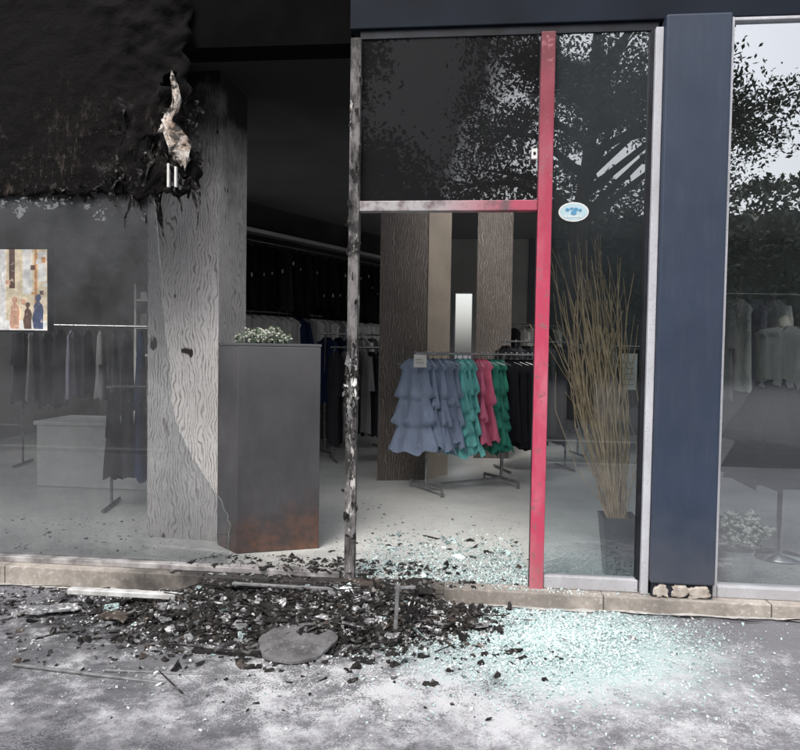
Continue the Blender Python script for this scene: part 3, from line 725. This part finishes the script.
def slab(name,cx,cy,z,L,w,h,ang,mat,parent,tilt=0,roll=0,jag=0,seed=0):
    rn=random.Random(seed)
    R=Matrix.Rotation(ang,3,'Z')@Matrix.Rotation(tilt,3,'Y')@Matrix.Rotation(roll,3,'X')
    if jag:
        n=16; out=[]
        for i in range(n):
            a=2*math.pi*i/n; c,s=math.cos(a),math.sin(a); m=max(abs(c),abs(s)); r=1-jag*rn.random(); out.append((c/m*r*L/2,s/m*r*w/2))
        v=[];
        for zz in (-h/2,h/2):
            for p in out: q=R@Vector((p[0],p[1],zz+.004*math.sin(p[0]*30))); v.append((cx+q.x,cy+q.y,z+h/2+q.z))
        f=[tuple(reversed(range(n))),tuple(range(n,2*n))]+[(i,(i+1)%n,n+(i+1)%n,n+i) for i in range(n)]
        return meshobj(name,v,f,mat,parent)
    v=[]
    for p in BV:
        q=R@Vector((p[0]*L/2,p[1]*w/2,p[2]*h/2)); v.append((cx+q.x,cy+q.y,z+h/2+q.z))
    o=meshobj(name,v,BF,mat,parent); b=o.modifiers.new('b','BEVEL'); b.width=min(h,w)*.12; return o
M['whiteprof']=simple('white_profile',(.66,.66,.66),(.40,.39,.38),14,.5)
slab('fallen_white_profile',-1.95,-.42,.085,.62,.05,.03,.06,M['whiteprof'],None,.02)
slab('fallen_grey_profile',-1.15,-.92,.02,.36,.03,.016,.02,M['charcoal'],None)
slab('fallen_grey_profile',-1.72,-1.2,.012,.75,.016,.010,-.1,M['greymetal'],None)
slab('fallen_grey_profile',-1.3,-1.14,.012,.7,.012,.008,.05,M['greymetal'],None)
slab('fallen_grey_profile',-1.05,-.33,.15,.62,.022,.014,-.15,M['greymetal'],None,-.05)
for i,(x,y,z,L,w,a,ti,ro,m) in enumerate([(-.28,-.20,.15,.20,.14,.3,.15,.5,'charcoal'),(-.62,-.22,.15,.34,.12,-.3,-.1,.3,'brownchip'),(-1.35,-.22,.12,.5,.10,.12,.03,.25,'charcoal'),(-2.3,-.55,.035,.34,.12,.5,.03,.1,'ash'),(-.45,-.35,.12,.18,.12,.9,.3,.2,'ash'),(-1.0,-.55,.10,.24,.12,.2,.1,.3,'charcoal'),(-1.6,-.5,.07,.22,.14,.8,.1,.2,'ash'),(-.2,-.45,.05,.2,.10,-.5,.1,.25,'charcoal'),(-1.9,-.6,.04,.2,.1,-.2,.05,.1,'brownchip'),(-.75,-.6,.08,.16,.1,.4,.1,.3,'ash')]):
    slab('debris_sheet_%d'%i,x,y,z,L,w,.008,a,M[m],DP,ti,ro,.45,i)
v=[];n=40
for i in range(n):
    a=2*math.pi*i/n; r=1+.16*mn.noise(Vector((math.cos(a)*1.6,math.sin(a)*1.6,2)))+.08*mn.noise(Vector((math.cos(a)*7,math.sin(a)*7,2))); v.append((-.84+.185*r*math.cos(a),-.82+.19*r*math.sin(a)*1.0,.062+.02*math.sin(a)))
v2=[(p[0],p[1],p[2]-.012) for p in v]; f=[tuple(range(n)),tuple(reversed(range(n,2*n)))]+[(i,n+i,n+(i+1)%n,(i+1)%n) for i in range(n)]
def m_plate():
    n=N('scorched_plate'); c=n.mix(n.mr(n.noise(9,4,.7),.35,.65),(.17,.165,.17),(.07,.068,.07)); c=n.mix(n.mr(n.noise(60,3,.7),.6,.7),c,(.28,.28,.29)); return n.pbr(c,.7,0,n.bump(n.noise(10,3),.5,.02))
M['plate']=m_plate(); meshobj('scorched_round_plate',v+v2,f,M['plate'])
bk=empty('bent_metal_bracket'); slab('upright',-.37,-.62,.03,.02,.014,.27,.1,M['greymetal'],bk,.04); slab('arm',-.33,-.60,.27,.11,.014,.014,.3,M['greymetal'],bk); slab('foot',-.37,-.63,.028,.12,.02,.012,.7,M['greymetal'],bk)
slab('diagonal',-.30,-.56,.05,.02,.010,.24,.1,M['charcoal'],bk,.35)
BG=empty('broken_glass_spill'); sp=[]
for k in range(24000):
    r=abs(random.gauss(0,.55)); a=random.uniform(0,6.28); x=.38+.66*r*math.cos(a)*1.1; y=-.52+.60*r*math.sin(a)
    if mn.noise(Vector((x*5,y*5,7)))<-.25 and random.random()<.6: continue
    if y>-.135 : 
        if random.random()<.8: continue
        y=-random.uniform(.0,.11); sp.append((x,y,.121,1)); continue
    if x<-.5: continue
    sp.append((x,y,gz(x)+.002+random.random()*.008*max(0,1-r),1))
for k in range(4000):
    x=random.gauss(.1,.6); y=-.14-abs(random.gauss(0,.55)); sp.append((x,y,gz(x)+.002,.7))
chunkmesh('crumbs_outside',sp,[M['cullet'],M['shard']],[.93,.07],(.0022,.0072),(.5,.9),20,BG)
sp=[]
for k in range(5200):
    x=random.uniform(-.72,.36); y=abs(random.gauss(0,.45))
    if random.random()>.35+.65*(x+.7): continue
    sp.append((x,y,.121,1))
chunkmesh('crumbs_inside',sp,[M['cullet'],M['shard']],[.6,.4],(.0028,.008),(.5,.9),21,BG)
sp=[(random.uniform(-.7,.35),random.uniform(.05,1.0),.121,1) for _ in range(90)]
chunkmesh('flakes_inside',sp,[M['cullet'],M['shard'],M['charcoal']],[.25,.5,.25],(.012,.045),(.04,.09),22,BG)
# ------------------------------------------------------------------ trees across the street (seen mirrored in the glass)
M['bark']=simple('bark',(.09,.07,.055),(.05,.04,.03),10,.9)
M['leaf']=simple('tree_leaves',(.040,.065,.028),(.022,.038,.018),2.5,.7)
def tree(name,x,y,H,R,seed,nleaf,lo=.35,ls=.11,spread=.11):
    rnd=random.Random(seed); T=empty(name); base=Vector((x,y,-.14)); paths=[]; ends=[]
    top=base+Vector((rnd.uniform(-.3,.3),rnd.uniform(-.3,.3),H*.8))
    tr=[]
    for i in range(8):
        t=i/7; tr.append((base.lerp(top,t)+Vector((.15*math.sin(t*6+seed),.1*math.cos(t*5),0)),.26*(1-t)**.8*H/9+.03))
    paths.append(tr)
    for k in range(26):
        t=rnd.uniform(lo,.98); s=base.lerp(top,t); a=rnd.uniform(0,6.28); L=R*rnd.uniform(.6,1.1)*(1-.35*t); e=s+Vector((math.cos(a)*L,math.sin(a)*L,L*rnd.uniform(.1,.7)))
        mid=s.lerp(e,.5)+Vector((0,0,.15*L)); paths.append([(s,.09*H/9),(mid,.055*H/9),(e,.015)]); ends+= [e,mid.lerp(e,.5)]
        for q in range(4):
            e2=e+Vector((rnd.gauss(0,.5),rnd.gauss(0,.5),rnd.gauss(.1,.4)))*R*.3; paths.append([(mid.lerp(e,.6),.03),(e2,.008)]); ends.append(e2)
    tube('trunk_and_limbs',paths,M['bark'],T,2)
    v=[];f=[]
    for k in range(nleaf):
        c=rnd.choice(ends); q=c+Vector((rnd.gauss(0,1),rnd.gauss(0,1),rnd.gauss(0,.7)))*R*spread
        d=Vector((rnd.gauss(0,1),rnd.gauss(0,1),rnd.gauss(0,1))).normalized(); e=d.cross(Vector((rnd.gauss(0,1),rnd.gauss(0,1),1))).normalized(); s=ls*rnd.uniform(.6,1.4); b=len(v)
        v+=[q-d*s,q+e*s*.5,q+d*s,q-e*s*.5]; f.append((b,b+1,b+2,b+3))
    meshobj('leaves',v,f,M['leaf'],T)
tree('broadleaf_tree',2.5,-13.5,11.5,4.1,2,38000,.52,.058,.08)
tree('broadleaf_tree',-6.0,-14.5,12,4.2,3,36000,.35,.09)
rnd=random.Random(8); v=[];f=[]
def bh(x): return 12.2+2.2*mn.noise(Vector((x*.11,0,0)))+1.8*mn.noise(Vector((x*.4,3,0)))+.8*mn.noise(Vector((x*1.3,3,0)))
for k in range(46000):
    x=rnd.uniform(-60,60); h=bh(x)
    z=h*(1-.75*rnd.random()**1.6)*1.04; q=Vector((x,-44+rnd.uniform(-2,2)+2*mn.noise(Vector((x*.3,z*.3,1))),z)); s=rnd.uniform(.12,.34); b=len(v)
    d=Vector((rnd.gauss(0,1),rnd.gauss(0,1),rnd.gauss(0,1))).normalized(); e=d.cross(Vector((rnd.gauss(0,1),rnd.gauss(0,1),1))).normalized()
    v+=[q-d*s,q+e*s*.5,q+d*s,q-e*s*.5]; f.append((b,b+1,b+2,b+3))
tb=empty('tree_belt'); meshobj('foliage',v,f,M['leaf'],tb)
v=[];f=[];nx=240;nz=14
for j in range(nz+1):
    for i in range(nx+1):
        x=-60+.5*i; h=bh(x)*.93; z=-.14+h*j/nz; v.append((x,-46.5+1.2*mn.fractal(Vector((x*.5,z*.5,0)),.7,2,4),z))
for j in range(nz):
    for i in range(nx): a=j*(nx+1)+i; f.append((a,a+1,a+nx+2,a+nx+1))
meshobj('belt_backing',v,f,M['leaf'],tb)  # dark backing sheet added behind the leaves to close bright sky gaps
tube('trunks',[[((x,-44,-.14),.3),((x+.4,-44,8),.1)] for x in range(-58,60,5)],M['bark'],tb,1)
# ------------------------------------------------------------------ world, sun, camera
W=D.worlds.new('World'); S.world=W; W.use_nodes=True; nt=W.node_tree; nt.nodes.clear()
sk=nt.nodes.new('ShaderNodeTexSky'); sk.sky_type='NISHITA'; sk.sun_disc=False; sk.sun_elevation=rad(50); sk.sun_rotation=rad(200); sk.air_density=1.2; sk.dust_density=4.0
hs=nt.nodes.new('ShaderNodeHueSaturation'); hs.inputs['Saturation'].default_value=.28; hs.inputs['Value'].default_value=2.0
bg=nt.nodes.new('ShaderNodeBackground'); bg.inputs[1].default_value=.15; wo=nt.nodes.new('ShaderNodeOutputWorld')
nt.links.new(sk.outputs[0],hs.inputs['Color']); nt.links.new(hs.outputs[0],bg.inputs[0]); nt.links.new(bg.outputs[0],wo.inputs[0])
sl=D.lights.new('sun','SUN'); sl.energy=1.3; sl.angle=rad(25); sl.color=(1,.94,.86); so=link(D.objects.new('sun',sl))
az=rad(200); el=rad(50); dirv=Vector((math.sin(az)*math.cos(el),math.cos(az)*math.cos(el),math.sin(el)))
so.rotation_euler=dirv.to_track_quat('Z','Y').to_euler()
cam=D.cameras.new('camera'); cam.sensor_width=36; cam.lens=31.5; cam.clip_end=1000; cam.clip_start=.05
co=link(D.objects.new('camera',cam))
R=Matrix.Rotation(rad(6),3,'Z')@Matrix.Rotation(rad(90-2.05),3,'X')@Matrix.Rotation(rad(.9),3,'Z')
co.matrix_world=Matrix.Translation((0,-4.15,1.5))@R.to_4x4(); S.camera=co
S.view_settings.view_transform='Standard'; S.view_settings.look='None'; S.view_settings.exposure=0
